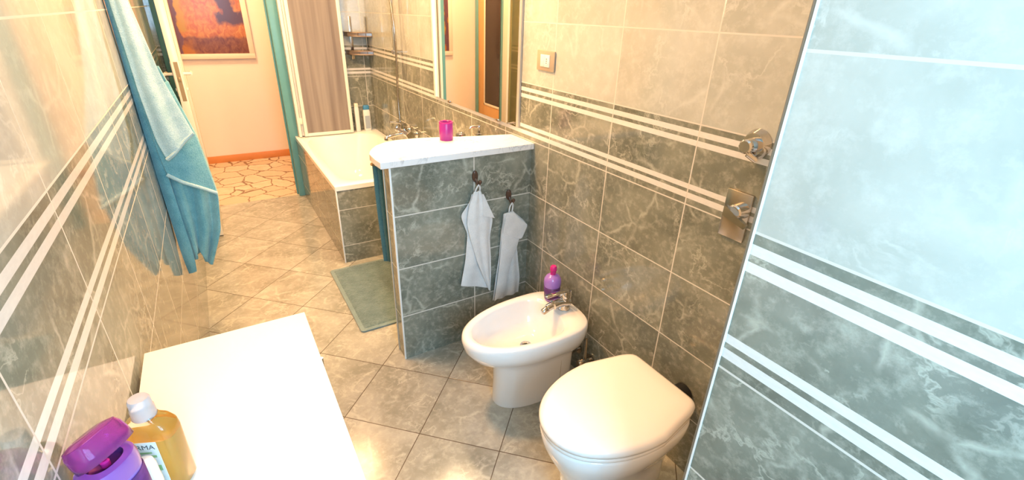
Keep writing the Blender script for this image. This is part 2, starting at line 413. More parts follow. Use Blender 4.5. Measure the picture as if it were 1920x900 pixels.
add_box(bm, (LX0, LY0, .01), (LX1, LY0+st, 2.04), .003); add_box(bm, (LX0, LY1-st, .01), (LX1, LY1, 2.04), .003)
add_box(bm, (LX0, LY0+st, .01), (LX1, LY1-st, .26), .003); add_box(bm, (LX0, LY0+st, 1.94), (LX1, LY1-st, 2.04), .003)
obj('leaf_frame', bm, 'cream', leaf)
box('glass_pane', (LX0+.019, LY0+st, .26), (LX1-.021, LY1-st, 1.94), 'olive_glass', leaf)
box('lock_plate', (LX0+.014, LY0-.0015, .955), (LX1-.010, LY0+.004, 1.19), 'brass', leaf)
box('lock_bolt', (LX0+.018, LY0-.008, 1.075), (LX1-.014, LY0+.004, 1.10), 'brass', leaf, .002)
for s, x in ((-1, LX0), (1, LX1)):
    bm = bmesh.new()
    add_box(bm, (x-.005 if s < 0 else x, LY0+.030, .98), (x if s < 0 else x+.005, LY0+.068, 1.19), .002)
    add_tube(bm, [(x, LY0+.049, 1.115), (x+s*.045, LY0+.049, 1.115)], .009)
    add_tube(bm, [(x+s*.045, LY0+.045, 1.115), (x+s*.046, LY0+.09, 1.115), (x+s*.044, LY0+.16, 1.113)], [.010]*8+[.008]*5)
    add_tube(bm, [(x, LY0+.049, 1.02), (x+s*.010, LY0+.049, 1.02)], .010)
    obj('handle', bm, 'cream', leaf)

# another door in the hall, seen in the mirror
hd = thing('door_3', '', '', (-1.78, 3.5, 0)); del hd['label']; del hd['category']; hd['kind'] = 'structure'
bm = bmesh.new(); X = -1.78
add_box(bm, (X-.02, 3.86, 0), (X+.02, 3.93, 2.09), .003); add_box(bm, (X-.02, 2.98, 0), (X+.02, 3.06, 2.09), .003); add_box(bm, (X-.02, 2.98, 2.03), (X+.02, 3.93, 2.10), .003)
obj('door_casing', bm, 'teal', hd)
bm = bmesh.new(); add_box(bm, (X-.02, 3.06, .01), (X+.008, 3.22, 2.03), .002); add_box(bm, (X-.02, 3.70, .01), (X+.008, 3.86, 2.03), .002); add_box(bm, (X-.02, 3.22, .01), (X+.008, 3.70, .46), .002); add_box(bm, (X-.02, 3.22, 1.9), (X+.008, 3.70, 2.03), .002)
obj('leaf_frame', bm, 'orange_door', hd)
box('glass_pane', (X-.01, 3.22, .46), (X+.002, 3.70, 1.9), 'dark_glass', hd)
bm = bmesh.new(); add_box(bm, (X, 3.21, .45), (X+.012, 3.71, .475), .002); add_box(bm, (X, 3.69, .45), (X+.012, 3.71, 1.91), .002); add_box(bm, (X, 3.21, .45), (X+.012, 3.23, 1.91), .002)
obj('glazing_bead', bm, 'cream', hd)

# painting in the hall
pc = thing('painting', 'framed orange and brown abstract painting on the hallway wall', 'painting', (-1.12, 3.955, 1.03))
px0, px1, pz0, pz1 = -1.455, -.765, 1.030, 1.75
bm = bmesh.new(); fw = .048
for a, b in [((px0, 3.93, pz0), (px1, 3.958, pz0+fw)), ((px0, 3.93, pz1-fw), (px1, 3.958, pz1)), ((px0, 3.93, pz0+fw), (px0+fw, 3.958, pz1-fw)), ((px1-fw, 3.93, pz0+fw), (px1, 3.958, pz1-fw))]: add_box(bm, a, b, .003)
obj('frame', bm, simple('pale_frame', (.74, .62, .50), .5), pc)
box('canvas', (px0+fw, 3.942, pz0+fw), (px1-fw, 3.955, pz1-fw), 'painting', pc)

# ------------------------------------------------------------------ mirror
mr = thing('wall_mirror', 'tall wall mirror above the wash basin reflecting the hallway', 'mirror', (-.006, .587, 1.036))
box('mirror_glass', (-.014, .125, 1.036), (-.004, 1.066, 2.10), 'mirror', mr)
bm = bmesh.new(); add_box(bm, (-.012, .108, 1.036), (-.001, .125, 2.10), .001); obj('side_rail', bm, 'rubber_grey', mr)
bm = bmesh.new(); add_box(bm, (-.022, 1.066, 1.036), (-.001, 1.092, 2.10), .001); obj('side_rail', bm, 'trim_white', mr)
for y in (.30, .88): box('mirror_clip', (-.020, y-.012, 1.028), (-.001, y+.012, 1.040), 'steel', mr, .001)

# ------------------------------------------------------------------ countertop on the partition
ct_out = [(-.0015, -.022), (-.718, -.024), (-.722, .03), (-.720, .116), (-.707, .155), (-.689, .190), (-.655, .238), (-.607, .275), (-.553, .294), (-.477, .293), (-.40, .280), (-.332, .262), (-.2, .222), (-.0015, .178)]
bm = bmesh.new(); add_loft(bm, [[(x, y, z) for x, y in ct_out] for z in (.9605, .988)])
tag(obj('countertop', bm, 'marble', None, angle=30, bev=.002), 'white marble countertop slab capping the low tiled partition', 'countertop')

# wash basin behind the partition
def sup(t, af, ab, w, nf=2.0, nb=4.0, taper=0.0):
    c, s = math.cos(t), math.sin(t); n = nf if c >= 0 else nb
    u = (af if c >= 0 else ab)*math.copysign(abs(c)**(2/n), c); v = w*math.copysign(abs(s)**(2/n), s)
    if c < 0: v *= 1-taper*min(1, abs(u)/ab)**1.5
    return u, v
def dring(cx, cy, z, af, ab, w, nf=2.0, nb=4.0, taper=0.0, n=64):
    """outline pointing away from the right wall (towards -x)"""
    out = []
    for k in range(n):
        u, v = sup(2*PI*k/n, af, ab, w, nf, nb, taper); out.append((cx-u, cy+v, z))
    return out
bs = thing('wash_basin', 'white wash basin on the right wall, mostly hidden behind the partition', 'wash basin', (-.24, .62, .78))
bm = bmesh.new(); R = []
for z, s in ((.62, .45), (.66, .75), (.72, .93), (.76, 1.0), (.775, 1.0), (.78, .985)): R.append(dring(-.16, .66, z, .27*s, .155*min(1, s+.1), .27*s))
for z, s in ((.78, .88), (.765, .84), (.72, .72), (.67, .45), (.655, .12)): R.append(dring(-.22, .66, z, .21*s, .12*s, .27*s, 2, 2.4))
add_loft(bm, R); obj('basin_bowl', bm, 'ceramic', bs)
bm = bmesh.new(); add_tube(bm, [(-.11, .53, .77), (-.11, .53, .885)], .024, 20); add_lathe(bm, [(.026, .885), (.030, .90), (.026, .925), (.010, .935)], (-.11, .53, 0), 20)
add_tube(bm, [(-.11, .53, .84), (-.17, .54, .86), (-.22, .55, .845)], .012); obj('basin_tap', bm, 'chrome', bs)

# cup on the countertop
cu = thing('toothbrush_cup', 'magenta plastic cup standing on the marble countertop', 'cup', (-.338, .205, .988))
bm = bmesh.new(); add_lathe(bm, [(.029, .988), (.031, .992), (.031, 1.066), (.028, 1.070)], (-.338, .205, 0), 28, cap1=False); add_lathe(bm, [(.028, 1.070), (.026, 1.068), (.026, 1.04), (.001, 1.038)], (-.338, .205, 0), 28, cap0=False, cap1=False)
obj('cup_body', bm, 'magenta', cu)
bm = bmesh.new(); add_lathe(bm, [(.0285, 1.066), (.0315, 1.066), (.0315, 1.072), (.0285, 1.072), (.0285, 1.066)], (-.338, .205, 0), 28, cap0=False, cap1=False); obj('rim', bm, 'mag_cap', cu)
# soap dispenser behind
sd = thing('soap_dispenser', 'pink soap dispenser with a chrome pump behind the marble countertop', 'soap dispenser', (-.10, .335, .78))
bm = bmesh.new(); add_lathe(bm, [(.030, .781), (.034, .79), (.034, .925), (.030, .94), (.016, .948), (.001, .949)], (-.10, .335, 0), 24); obj('bottle_body', bm, 'pink', sd)
bm = bmesh.new(); add_lathe(bm, [(.017, .945), (.017, .965), (.008, .97), (.007, .995), (.011, 1.0), (.010, 1.008), (.001, 1.010)], (-.10, .335, 0), 18)
add_tube(bm, [(-.10, .335, 1.003), (-.135, .342, 1.003), (-.148, .345, .995)], .005, 10); obj('pump', bm, 'chrome', sd)
bm = bmesh.new(); add_box(bm, (-.17, .295, .60), (-.001, .376, .78), .008); tag(obj('basin_ledge', bm, 'marble'), 'small marble ledge beside the basin holding the soap dispenser', 'shelf')

# towel with ring behind the partition end
tb = thing('hanging_towel', 'dark teal towel hanging behind the end of the low partition', 'towel', (-.668, .20, .40))
tw_l = [(-.678, .215, .905), (-.679, .205, .70), (-.672, .20, .44)]; tw_r = [(-.60, .215, .905), (-.60, .20, .70), (-.60, .20, .44)]
sheet('cloth', tw_l, tw_r, 'towel_dark', tb, .018, fn=lambda u, v: (0, .008*math.sin(u*14), 0))
rg = thing('towel_ring', 'brass towel bar behind the end of the partition holding the teal towel', 'towel ring', (-.67, .15, .91))
bm = bmesh.new(); add_tube(bm, [(-.60, .091, .90), (-.60, .21, .905)], .007); add_tube(bm, [(-.60, .21, .905), (-.668, .212, .910), (-.692, .205, .918)], .007); obj('bar', bm, 'brass', rg)

# ------------------------------------------------------------------ bath
bt = thing('bathtub', 'white enamel bathtub with grey green tiled panels along the right wall', 'bathtub', (-.345, 1.83, 0))
BX0, BX1, BY0, BY1, BZ = -.690, -.002, 1.109, YD-.002, .500
box('end_panel', (BX0, BY0, .0), (BX1, BY0+.03, BZ), 'tile_bath_end', bt)
box('side_panel', (BX0, BY0+.03, .0), (BX0+.03, BY1, BZ), 'tile_bath_side', bt)
box('corner_strip', (BX0-.002, BY0-.002, 0), (BX0+.006, BY0+.006, BZ), 'trim_white', bt, .001)
def rrect(x0, x1, y0, y1, r, z, n=8):
    out = []
    for cx, cy, a0 in ((x1-r, y1-r, 0), (x0+r, y1-r, PI/2), (x0+r, y0+r, PI), (x1-r, y0+r, 1.5*PI)):
        for k in range(n+1): a = a0+PI/2*k/n; out.append((cx+r*math.cos(a), cy+r*math.sin(a), z))
    return out
bm = bmesh.new(); T = .532
R = [rrect(BX0-.003, BX1, BY0-.003, BY1, .006, BZ), rrect(BX0-.003, BX1, BY0-.003, BY1, .008, T-.004), rrect(BX0+.002, BX1, BY0+.002, BY1, .012, T)]
for z, i, r in ((T, .055, .14), (T-.008, .066, .15), (T-.10, .085, .16), (T-.30, .12, .17), (T-.38, .16, .16), (T-.40, .22, .10)):
    R.append(rrect(BX0+i, BX1-i*.9, BY0+i*1.3, BY1-i*1.6, r, z))
add_loft(bm, R, cap0=False); obj('tub', bm, 'enamel', bt)
bm = bmesh.new(); add_lathe(bm, [(.025, T-.399), (.022, T-.396), (.001, T-.395)], (-.36, 1.6, 0), 20); obj('drain', bm, 'chrome', bt)

# shower screen: two framed folding panels against the door wall
sc = thing('shower_screen', 'cream framed folding shower screen with frosted panels on the bathtub end', 'shower screen', (-.44, 2.47, T))
def panel(x0, x1, y0, y1, fw=.026):
    bm = bmesh.new(); z0, z1 = T+.006, 2.0
    for a, b in (((x0, y0, z0), (x0+fw, y1, z1)), ((x1-fw, y0, z0), (x1, y1, z1)), ((x0+fw, y0, z0), (x1-fw, y1, z0+fw)), ((x0+fw, y0, z1-fw), (x1-fw, y1, z1))): add_box(bm, a, b, .003)
    obj('panel_frame', bm, 'alu', sc); box('panel_glass', (x0+fw-.003, (y0+y1)/2-.003, z0+fw-.003), (x1-fw+.003, (y0+y1)/2+.003, z1-fw+.003), 'frosted', sc)
panel(-.625, -.222, 2.455, 2.475); panel(-.640, -.245, 2.490, 2.510)
bm = bmesh.new(); add_box(bm, (-.668, 2.462, T+.004), (-.645, YD-.019, 2.02), .003); obj('wall_profile', bm, 'alu', sc)
for z in (.64, 1.9): box('hinge', (-.648, 2.47, z), (-.622, 2.50, z+.05), 'cream', sc, .002)

# bottles on the tub rim
def rim_bottle(name, label, x, y, w, d, h, body, cap, caph, lab=None):
    t = thing(name, label, 'bottle', (x, y, T), 'bottles on the bath rim'); bm = bmesh.new()
    def ring(s, z): return [(x+math.copysign(abs(math.cos(a))**.6, math.cos(a))*w/2*s, y+math.copysign(abs(math.sin(a))**.6, math.sin(a))*d/2*s, z) for a in [2*PI*k/28 for k in range(28)]]
    add_loft(bm, [ring(.9, T+.001), ring(1, T+.006), ring(1, T+h-.02), ring(.85, T+h)]); obj('bottle_body', bm, body, t)
    bm = bmesh.new(); add_loft(bm, [ring(.86, T+h), ring(.86, T+h+caph-.006), ring(.7, T+h+caph)]); obj('cap', bm, cap, t)
    if lab: box('printed_label', (x-w*.34, y-d/2-.001, T+h*.12), (x+w*.34, y-d/2+.001, T+h*.72), lab, t)
    return t
rim_bottle('shampoo_bottle', 'slim cream shampoo bottle on the far bath rim beside the shower screen', -.170, 2.505, .040, .034, .215, 'label_white', 'cream', .030)
rim_bottle('shampoo_bottle', 'white shampoo bottle with a blue cap in the bath corner', -.085, 2.505, .062, .036, .185, 'label_white', 'label_blue', .038, 'label_grey')

# corner shelf
cs = thing('corner_shelf', 'chrome two tier corner shelf hanging above the bath corner', 'shelf', (-.1, 2.5, 1.17))
for z in (1.175, 1.315):
    bm = bmesh.new(); pts = [(-.192, YD-.004, z), (-.180, 2.47, z), (-.11, 2.425, z), (-.004, 2.40, z)]
    rimp = [(-.191, YD-.004), (-.180, 2.47), (-.11, 2.425), (-.004, 2.402)]
    add_loft(bm, [[(a, b, z) for a, b in rimp]+[(a+.0015, b+.002, z) for a, b in rimp[::-1]], [(a, b, z+.028) for a, b in rimp]+[(a+.0015, b+.002, z+.028) for a, b in rimp[::-1]]])
    for dz in (0, .028): add_tube(bm, [(a, b, c+dz) for a, b, c in pts], .004, 8)
    add_tube(bm, [(-.192, YD-.006, z), (-.006, YD-.006, z), (-.006, 2.40, z)], .003, 8, 1)
    rr = [(-.19, YD-.004), (-.178, 2.475), (-.11, 2.43), (-.006, 2.405), (-.006, YD-.004)]
    add_loft(bm, [[(a, b, z-.001) for a, b in rr], [(a, b, z+.001) for a, b in rr]])
    for x, y in ((-.18, 2.47), (-.11, 2.425), (-.05, 2.41)): add_tube(bm, [(x, y, z), (x, y, z+.028)], .003, 6)
    obj('tray', bm, 'dark_steel', cs)
bm = bmesh.new(); add_box(bm, (-.146, YD-.010, 1.13), (-.122, YD-.001, 1.46), .002); obj('hanger_strip', bm, 'steel', cs)
bm = bmesh.new(); add_tube(bm, [(-.008, YD-.010, 1.15), (-.008, YD-.010, 1.46)], .005, 8); obj('corner_rod', bm, 'steel', cs)

# bath mixer and riser rail
mx = thing('bath_mixer', 'chrome bath mixer tap on the right wall above the bathtub', 'tap', (-.03, 1.55, .72))
my, mz, mxx = 1.55, .715, -.075
bm = bmesh.new(); add_tube(bm, [(mxx, my-.11, mz), (mxx, my+.11, mz)], .023, 20); add_lathe(bm, [(.027, -.135), (.029, -.13), (.029, -.112), (.022, -.108)], (mxx, my, mz), 20, 'y'); add_lathe(bm, [(.022, .108), (.029, .112), (.029, .13), (.027, .135)], (mxx, my, mz), 20, 'y')
for s in (-1, 1): add_tube(bm, [(mxx, my+s*.075, mz), (-.002, my+s*.075, mz)], .014, 14); add_lathe(bm, [(.032, -.012), (.030, -.001)], (0, my+s*.075, mz), 20, 'x')
obj('mixer_body', bm, 'chrome', mx)
bm = bmesh.new(); add_tube(bm, [(mxx, my, mz-.005), (mxx-.06, my, mz-.010), (mxx-.13, my, mz-.025), (mxx-.14, my, mz-.045)], .014, 14); obj('spout', bm, 'chrome', mx)
bm = bmesh.new(); add_lathe(bm, [(.022, 0), (.024, .02), (.020, .045), (.004, .05)], (mxx, my+.01, mz+.018), 20); add_tube(bm, [(mxx, my+.01, mz+.055), (mxx-.05, my+.01, mz+.075), (mxx-.10, my+.01, mz+.080)], .008); obj('lever', bm, 'chrome', mx)
bm = bmesh.new(); add_lathe(bm, [(.012, 0), (.014, .03), (.010, .05)], (mxx, my+.085, mz+.015), 14); obj('diverter', bm, 'chrome', mx)
rl = thing('riser_rail', 'chrome shower riser rail on the right wall above the bathtub', 'shower rail', (-.05, 1.70, 1.24))
bm = bmesh.new(); add_tube(bm, [(-.055, 1.70, 1.245), (-.055, 1.70, 2.0)], .010, 14); obj('rail', bm, 'chrome', rl)
bm = bmesh.new(); add_tube(bm, [(-.055, 1.70, 1.25), (-.001, 1.70, 1.25)], .014, 14); add_lathe(bm, [(.018, -.02), (.018, .02)], (-.055, 1.70, 1.25), 16, 'y'); obj('bracket', bm, 'chrome', rl); bm = bmesh.new(); add_tube(bm, [(-.055, 1.70, 1.96), (-.001, 1.70, 1.96)], .014, 14); obj('bracket', bm, 'chrome', rl)
hs = thing('shower_hose', 'thin metal shower hose hanging down to the bath mixer', 'hose', (-.06, 1.66, .74))
bm = bmesh.new(); add_tube(bm, [(mxx, my+.085, mz+.06), (-.07, 1.655, .95), (-.065, 1.645, 1.20), (-.07, 1.63, 1.40), (-.075, 1.66, 1.60), (-.07, 1.68, 1.85)], .0075, 10); obj('hose_tube', bm, 'steel', hs)

# bath mat
mt = thing('bath_mat', 'sage green woven bath mat on the floor beside the bathtub', 'bath mat', (-.58, .65, 0))
def rr2(x0, x1, y0, y1, r, z): return rrect(x0, x1, y0, y1, r, z)
a0, a1, b0, b1 = -.805, -.30, .300, 1.035
bm = bmesh.new(); R = [rrect(a0, a1, b0, b1, .02, .001), rrect(a0, a1, b0, b1, .02, .009), rrect(a0+.004, a1-.004, b0+.004, b1-.004, .018, .011)]
add_loft(bm, R); 
eg = obj('mat_border', bm, 'mat_edge', mt)
bm = bmesh.new(); NX, NY = 60, 90; g = []
for i in range(NX+1):
    g.append([bm.verts.new((lerp(a0+.018, a1-.018, i/NX), lerp(b0+.018, b1-.018, j/NY), .0125+(.004*random.random() if 0 < i < NX and 0 < j < NY else -.003))) for j in range(NY+1)])
for i in range(NX):
    for j in range(NY): bm.faces.new((g[i][j], g[i+1][j], g[i+1][j+1], g[i][j+1]))
obj('mat_pile', bm, 'mat', mt)

# ------------------------------------------------------------------ bidet
bd = thing('bidet', 'white ceramic bidet with a chrome tap standing beside the partition', 'bidet', (-.27, -.455, 0))
by = -.455
bm = bmesh.new(); R = []
R.append(dring(-.24, by, .0005, .203, .150, .098, 2.2, 6)); R.append(dring(-.24, by, .01, .203, .150, .098, 2.2, 6))
R.append(dring(-.24, by, .12, .199, .150, .098, 2.2, 6)); R.append(dring(-.24, by, .20, .201, .150, .100, 2.2, 6)); R.append(dring(-.24, by, .235, .200, .150, .100, 2.2, 5.5))
R.append(dring(-.24, by, .252, .255, .17, .130, 2.1, 4)); R.append(dring(-.24, by, .28, .305, .185, .158, 2.1, 3.6)); R.append(dring(-.24, by, .32, .333, .190, .172, 2.1, 3.4)); R.append(dring(-.24, by, .355, .340, .193, .176, 2.1, 3.4)); R.append(dring(-.24, by, .372, .337, .192, .174, 2.1, 3.4)); R.append(dring(-.24, by, .380, .325, .186, .166, 2.1, 3.4))
def inner(z, s, dx=0): return dring(-.27+dx, by, z, .272*s, .115*s, .140*s, 2.1, 3.0)
R.append(inner(.379, 1.03)); R.append(inner(.370, .98))
R.append(inner(.33, .93)); R.append(inner(.285, .82)); R.append(inner(.258, .62)); R.append(inner(.247, .36)); R.append(inner(.243, .10))
add_loft(bm, R); b_ = obj('bidet_body', bm, 'ceramic', bd, angle=75)
bm = bmesh.new(); add_lathe(bm, [(.026, .2465), (.025, .2500), (.018, .2515), (.016, .248), (.001, .247)], (-.29, by, 0), 24); obj('drain', bm, 'chrome', bd)
bm = bmesh.new(); add_lathe(bm, [(.010, -.004), (.010, .0), (.004, .001)], (-.150, by-.0975, .045), 14, 'y'); obj('fixing_bolt', bm, 'dark', bd)
box('side_seam', (-.1700, by-.0995, .003), (-.1685, by-.0955, .22), 'rubber_grey', bd)
# tap on the bidet
bm = bmesh.new(); fx, fy = -.105, by-.005
add_lathe(bm, [(.027, .380), (.027, .386), (.024, .392), (.023, .43), (.021, .44), (.012, .446)], (fx, fy, 0), 24)
add_tube(bm, [(fx+.018, fy, .412), (fx-.03, fy, .418), (fx-.065, fy, .414), (fx-.090, fy, .408)], [.026]*4+[.022]*8+[.016]*7, 18)
tap = obj('tap', bm, 'chrome', bd)
bm = bmesh.new(); add_lathe(bm, [(.011, 0), (.0135, .004), (.0135, .026), (.011, .03)], (0, 0, 0), 16, 'x')
bmesh.ops.rotate(bm, verts=bm.verts[:], cent=(0, 0, 0), matrix=Matrix.Rotation(math.radians(-22), 3, 'Y')); bmesh.ops.translate(bm, verts=bm.verts[:], vec=(fx-.114, fy, .394))
obj('nozzle', bm, 'steel', bd)
bm = bmesh.new(); add_box(bm, (fx-.100, fy-.010, .462), (fx+.016, fy+.010, .471), .003); add_lathe(bm, [(.021, .436), (.022, .452), (.018, .466)], (fx, fy, 0), 20); obj('lever', bm, 'chrome', bd)
bm = bmesh.new(); add_tube(bm, [(fx+.032, fy, .384), (fx+.032, fy, .452)], .0022, 8); add_lathe(bm, [(.003, .450), (.005, .454), (.003, .460)], (fx+.032, fy, 0), 10); obj('waste_rod', bm, 'chrome', bd)
# valves below the bidet
for i, (yy, lab) in enumerate(((-.470, 'left of the two chrome angle valves on the wall under the bidet'), (-.555, 'right of the two chrome angle valves on the wall under the bidet'))):
    v = thing('angle_valve', lab, 'valve', (-.02, yy, .13), 'angle valves under the bidet')
    bm = bmesh.new(); add_lathe(bm, [(.024, -.008), (.022, -.001)], (0, yy, .13), 18, 'x'); add_tube(bm, [(-.002, yy, .13), (-.05, yy, .13)], .010); add_lathe(bm, [(.013, -.075), (.017, -.070), (.017, -.050), (.010, -.045)], (0, yy, .13), 16, 'x'); obj('valve_body', bm, 'steel', v)
    bm = bmesh.new(); add_tube(bm, [(-.035, yy, .14), (-.037, yy, .21), (-.04, yy, .255)], .005, 8); obj('supply_pipe', bm, 'steel', v)

# lotion bottle on the bidet
lb = thing('lotion_bottle', 'lilac lotion bottle with magenta cap standing on the bidet behind its tap', 'bottle', (-.105, -.375, .381))
lx, ly = -.110, -.374
bm = bmesh.new(); add_lathe(bm, [(.030, .381), (.033, .386), (.0335, .430), (.038, .455), (.0395, .470), (.037, .487), (.028, .500), (.015, .507), (.001, .507)], (lx, ly, 0), 28, sx=1.0, sy=.95); obj('bottle_body', bm, 'lilac', lb)
bm = bmesh.new(); add_lathe(bm, [(.012, .504), (.012, .520), (.011, .522), (.0150, .526), (.0150, .540), (.011, .547), (.001, .548)], (lx, ly, 0), 22); obj('cap', bm, 'mag_cap', lb)
bm = bmesh.new(); rings = []
for z in (.392, .450):
    rings.append([(lx+(.0337 if z < .42 else .0382)*math.cos(t), ly+(.0321 if z < .42 else .0364)*math.sin(t), z) for t in [PI*.80+PI*.95*k/18 for k in range(19)]])
add_loft(bm, rings, closed=False); o = obj('printed_label', bm, 'label_purple', lb); s_ = o.modifiers.new('t', 'SOLIDIFY'); s_.thickness = .0006

# ------------------------------------------------------------------ toilet
ty = -1.026
tl = thing('toilet', 'white floor standing toilet with closed lid in the foreground', 'toilet', (-.33, ty, 0))
bm = bmesh.new(); R = []
for z, af, ab, wv in ((.0005, .20, .19, .105), (.01, .20, .19, .105), (.15, .195, .19, .105), (.22, .210, .19, .118), (.29, .245, .19, .148), (.35, .270, .188, .170), (.395, .279, .186, .177), (.405, .274, .184, .174)):
    R.append(dring(-.31, ty, z, af, ab, wv, 2.15, 5, .10))
add_loft(bm, R); obj('bowl', bm, 'ceramic', tl, angle=75)
bm = bmesh.new(); R = [dring(-.31, ty, z, af, .186, wv, 2.1, 12, .24) for z, af, wv in ((.406, .276, .176), (.410, .280, .180), (.420, .280, .180), (.423, .276, .177))]
add_loft(bm, R); obj('seat', bm, 'lid', tl, angle=75)
bm = bmesh.new(); R = [dring(-.31, ty, z, af, ab, wv, 2.1, 14, .24) for z, af, ab, wv in ((.4245, .276, .185, .176), (.428, .284, .189, .183), (.440, .285, .190, .184), (.449, .279, .186, .179), (.454, .262, .176, .166), (.4565, .20, .13, .12), (.457, .08, .05, .05))]
add_loft(bm, R); obj('lid', bm, 'lid', tl, angle=75)
for s in (-1, 1):
    bm = bmesh.new(); add_tube(bm, [(-.118, ty+s*.075-.012, .428), (-.118, ty+s*.075+.012, .428)], .009, 12); obj('lid_hinge', bm, 'steel', tl)
bm = bmesh.new(); add_tube(bm, [(-.002, ty-.01, .33), (-.125, ty-.01, .33)], .022, 18); obj('flush_pipe', bm, 'ceramic', tl)
bm = bmesh.new(); add_lathe(bm, [(.030, -.052), (.036, -.046), (.036, -.004), (.032, -.001)], (0, ty-.01, .33), 22, 'x'); obj('rubber_collar', bm, 'rubber', tl)

# ------------------------------------------------------------------ fittings on the right wall
kn = thing('wall_valve', 'round chrome knob on a domed rose on the right wall beside the corner', 'valve', (-.01, -1.075, 1.228))
bm = bmesh.new(); add_lathe(bm, [(.030, -.024), (.033, -.018), (.038, -.006), (.040, -.001)], (0, -1.070, 1.228), 28, 'x'); obj('rose', bm, 'chrome', kn)
bm = bmesh.new(); add_lathe(bm, [(.015, -.058), (.019, -.054), (.020, -.030), (.016, -.022)], (0, -1.070, 1.226), 24, 'x'); add_tube(bm, [(-.035, -1.070, 1.205), (-.02, -1.088, 1.190)], .009); obj('knob', bm, 'chrome', kn)
fp = thing('shower_mixer', 'square steel mixer plate with a lever handle on the right wall', 'mixer', (-.005, -1.062, 1.02))
box('plate', (-.010, -1.103, .948), (-.001, -1.022, 1.092), 'steel', fp, .003)
bm = bmesh.new(); add_lathe(bm, [(.018, -.050), (.022, -.046), (.024, -.010)], (0, -1.080, 1.042), 22, 'x'); obj('cartridge', bm, 'chrome', fp)
bm = bmesh.new(); add_loft(bm, [[(x, -1.058, 1.060), (x, -1.132, 1.024), (x, -1.126, 1.012), (x, -1.056, 1.030)] for x in (-.062, -.050)]); obj('lever', bm, 'chrome', fp)
sk = thing('power_socket', 'champagne framed power socket on the light tiles of the right wall', 'socket', (-.005, -.080, 1.348))
box('cover_frame', (-.008, -.143, 1.308), (-.001, -.018, 1.388), 'socket_frame', sk, .003)
box('socket_insert', (-.011, -.112, 1.324), (-.007, -.048, 1.372), 'socket_white', sk, .001)
bm = bmesh.new(); add_lathe(bm, [(.016, -.0125), (.017, -.0105)], (0, -.094, 1.348), 22, 'x'); obj('socket_face', bm, 'label_white', sk)
bm = bmesh.new()
for y, z in ((-.094, 1.340), (-.094, 1.348), (-.094, 1.356)): add_lathe(bm, [(.0022, -.0135), (.0022, -.011)], (0, y, z), 8, 'x')
obj('socket_holes', bm, 'dark', sk)
box('switch_key', (-.0125, -.076, 1.327), (-.0105, -.051, 1.369), 'socket_white', sk, .001)

# ------------------------------------------------------------------ hooks and hand towels on the partition
def hook(x, z, label):
    t = thing('towel_hook', label, 'hook', (x, -.004, z), 'brown hooks on the partition')
    bm = bmesh.new(); R = []
    for yy, s in ((-.0005, 1.0), (-.006, 1.0), (-.009, .85), (-.010, .4)):
        R.append([(x+.014*s*math.cos(a), yy, z+.026*s*math.sin(a)) for a in [2*PI*k/24 for k in range(24)]])
    add_loft(bm, R); obj('hook_plate', bm, 'bronze', t)
    bm = bmesh.new(); add_tube(bm, [(x+.002, -.006, z-.010), (x+.004, -.016, z-.028), (x+.006, -.028, z-.034), (x+.010, -.034, z-.022)], [.006]*12+[.005]*7, 12); add_lathe(bm, [(.002, z-.028), (.007, z-.024), (.008, z-.017), (.004, z-.011)], (x+.010, -.034, 0), 12); obj('hook_prong', bm, 'bronze', t)
hook(-.298, .868, 'brown oval hook on the partition, higher of the two')
hook(-.121, .752, 'brown oval hook on the partition near the right wall, lower of the two')
def P3(pts, y): return [(x, y, z) for x, z in pts]
t1 = thing('hand_towel', 'white hand towel hanging from the higher hook on the partition', 'towel', (-.298, -.02, .27), 'white hand towels on the partition')
T1l = [(-.322, .79), (-.330, .757), (-.376, .699), (-.369, .671), (-.343, .599), (-.356, .464), (-.383, .335)]
T1r = [(-.278, .80), (-.271, .77), (-.211, .654), (-.228, .561), (-.222, .459), (-.226, .371), (-.228, .28)]
sheet('back_layer', P3(T1l, -.016), P3(T1r, -.014), 'towel_white', t1, .005, fn=lambda u, v: (0, .004*math.sin(u*9+v*3)*min(1, v*3), 0))
sheet('front_layer', P3([(-.315, .805), (-.340, .742), (-.352, .66), (-.340, .60), (-.300, .45), (-.262, .345), (-.236, .275)], -.028), P3([(-.286, .808), (-.262, .75), (-.232, .66), (-.236, .58), (-.226, .47), (-.224, .37), (-.228, .272)], -.026), 'towel_white', t1, .005,
      fn=lambda u, v: (0, -.006*math.sin(u*PI)*(1-v*.4)+.003*math.sin(u*12+v*5), 0))
sheet('folded_corner', P3([(-.279, .792), (-.276, .74), (-.275, .685)], -.036), P3([(-.272, .79), (-.24, .72), (-.213, .663)], -.034), 'towel_white', t1, .004, nv=16)
for k, x in enumerate((-.308, -.288)):
    bm = bmesh.new(); add_tube(bm, [(x, -.022, .78), (x+.003, -.026, .815), (-.292, -.032, .838)], .0035, 8); obj('hanging_loop', bm, 'towel_white', t1)
t2 = thing('hand_towel', 'white hand towel hanging from the lower hook near the right wall', 'towel', (-.12, -.02, .2), 'white hand towels on the partition')
T2l = [(-.155, .665), (-.157, .615), (-.166, .575), (-.173, .448), (-.190, .331), (-.205, .195)]
T2r = [(-.104, .672), (-.060, .632), (-.021, .593), (-.072, .482), (-.059, .388), (-.045, .29), (-.050, .200)]
sheet('back_layer', P3(T2l, -.016), P3(T2r, -.015), 'towel_white', t2, .005, fn=lambda u, v: (0, .005*math.sin(u*15)*v, 0))
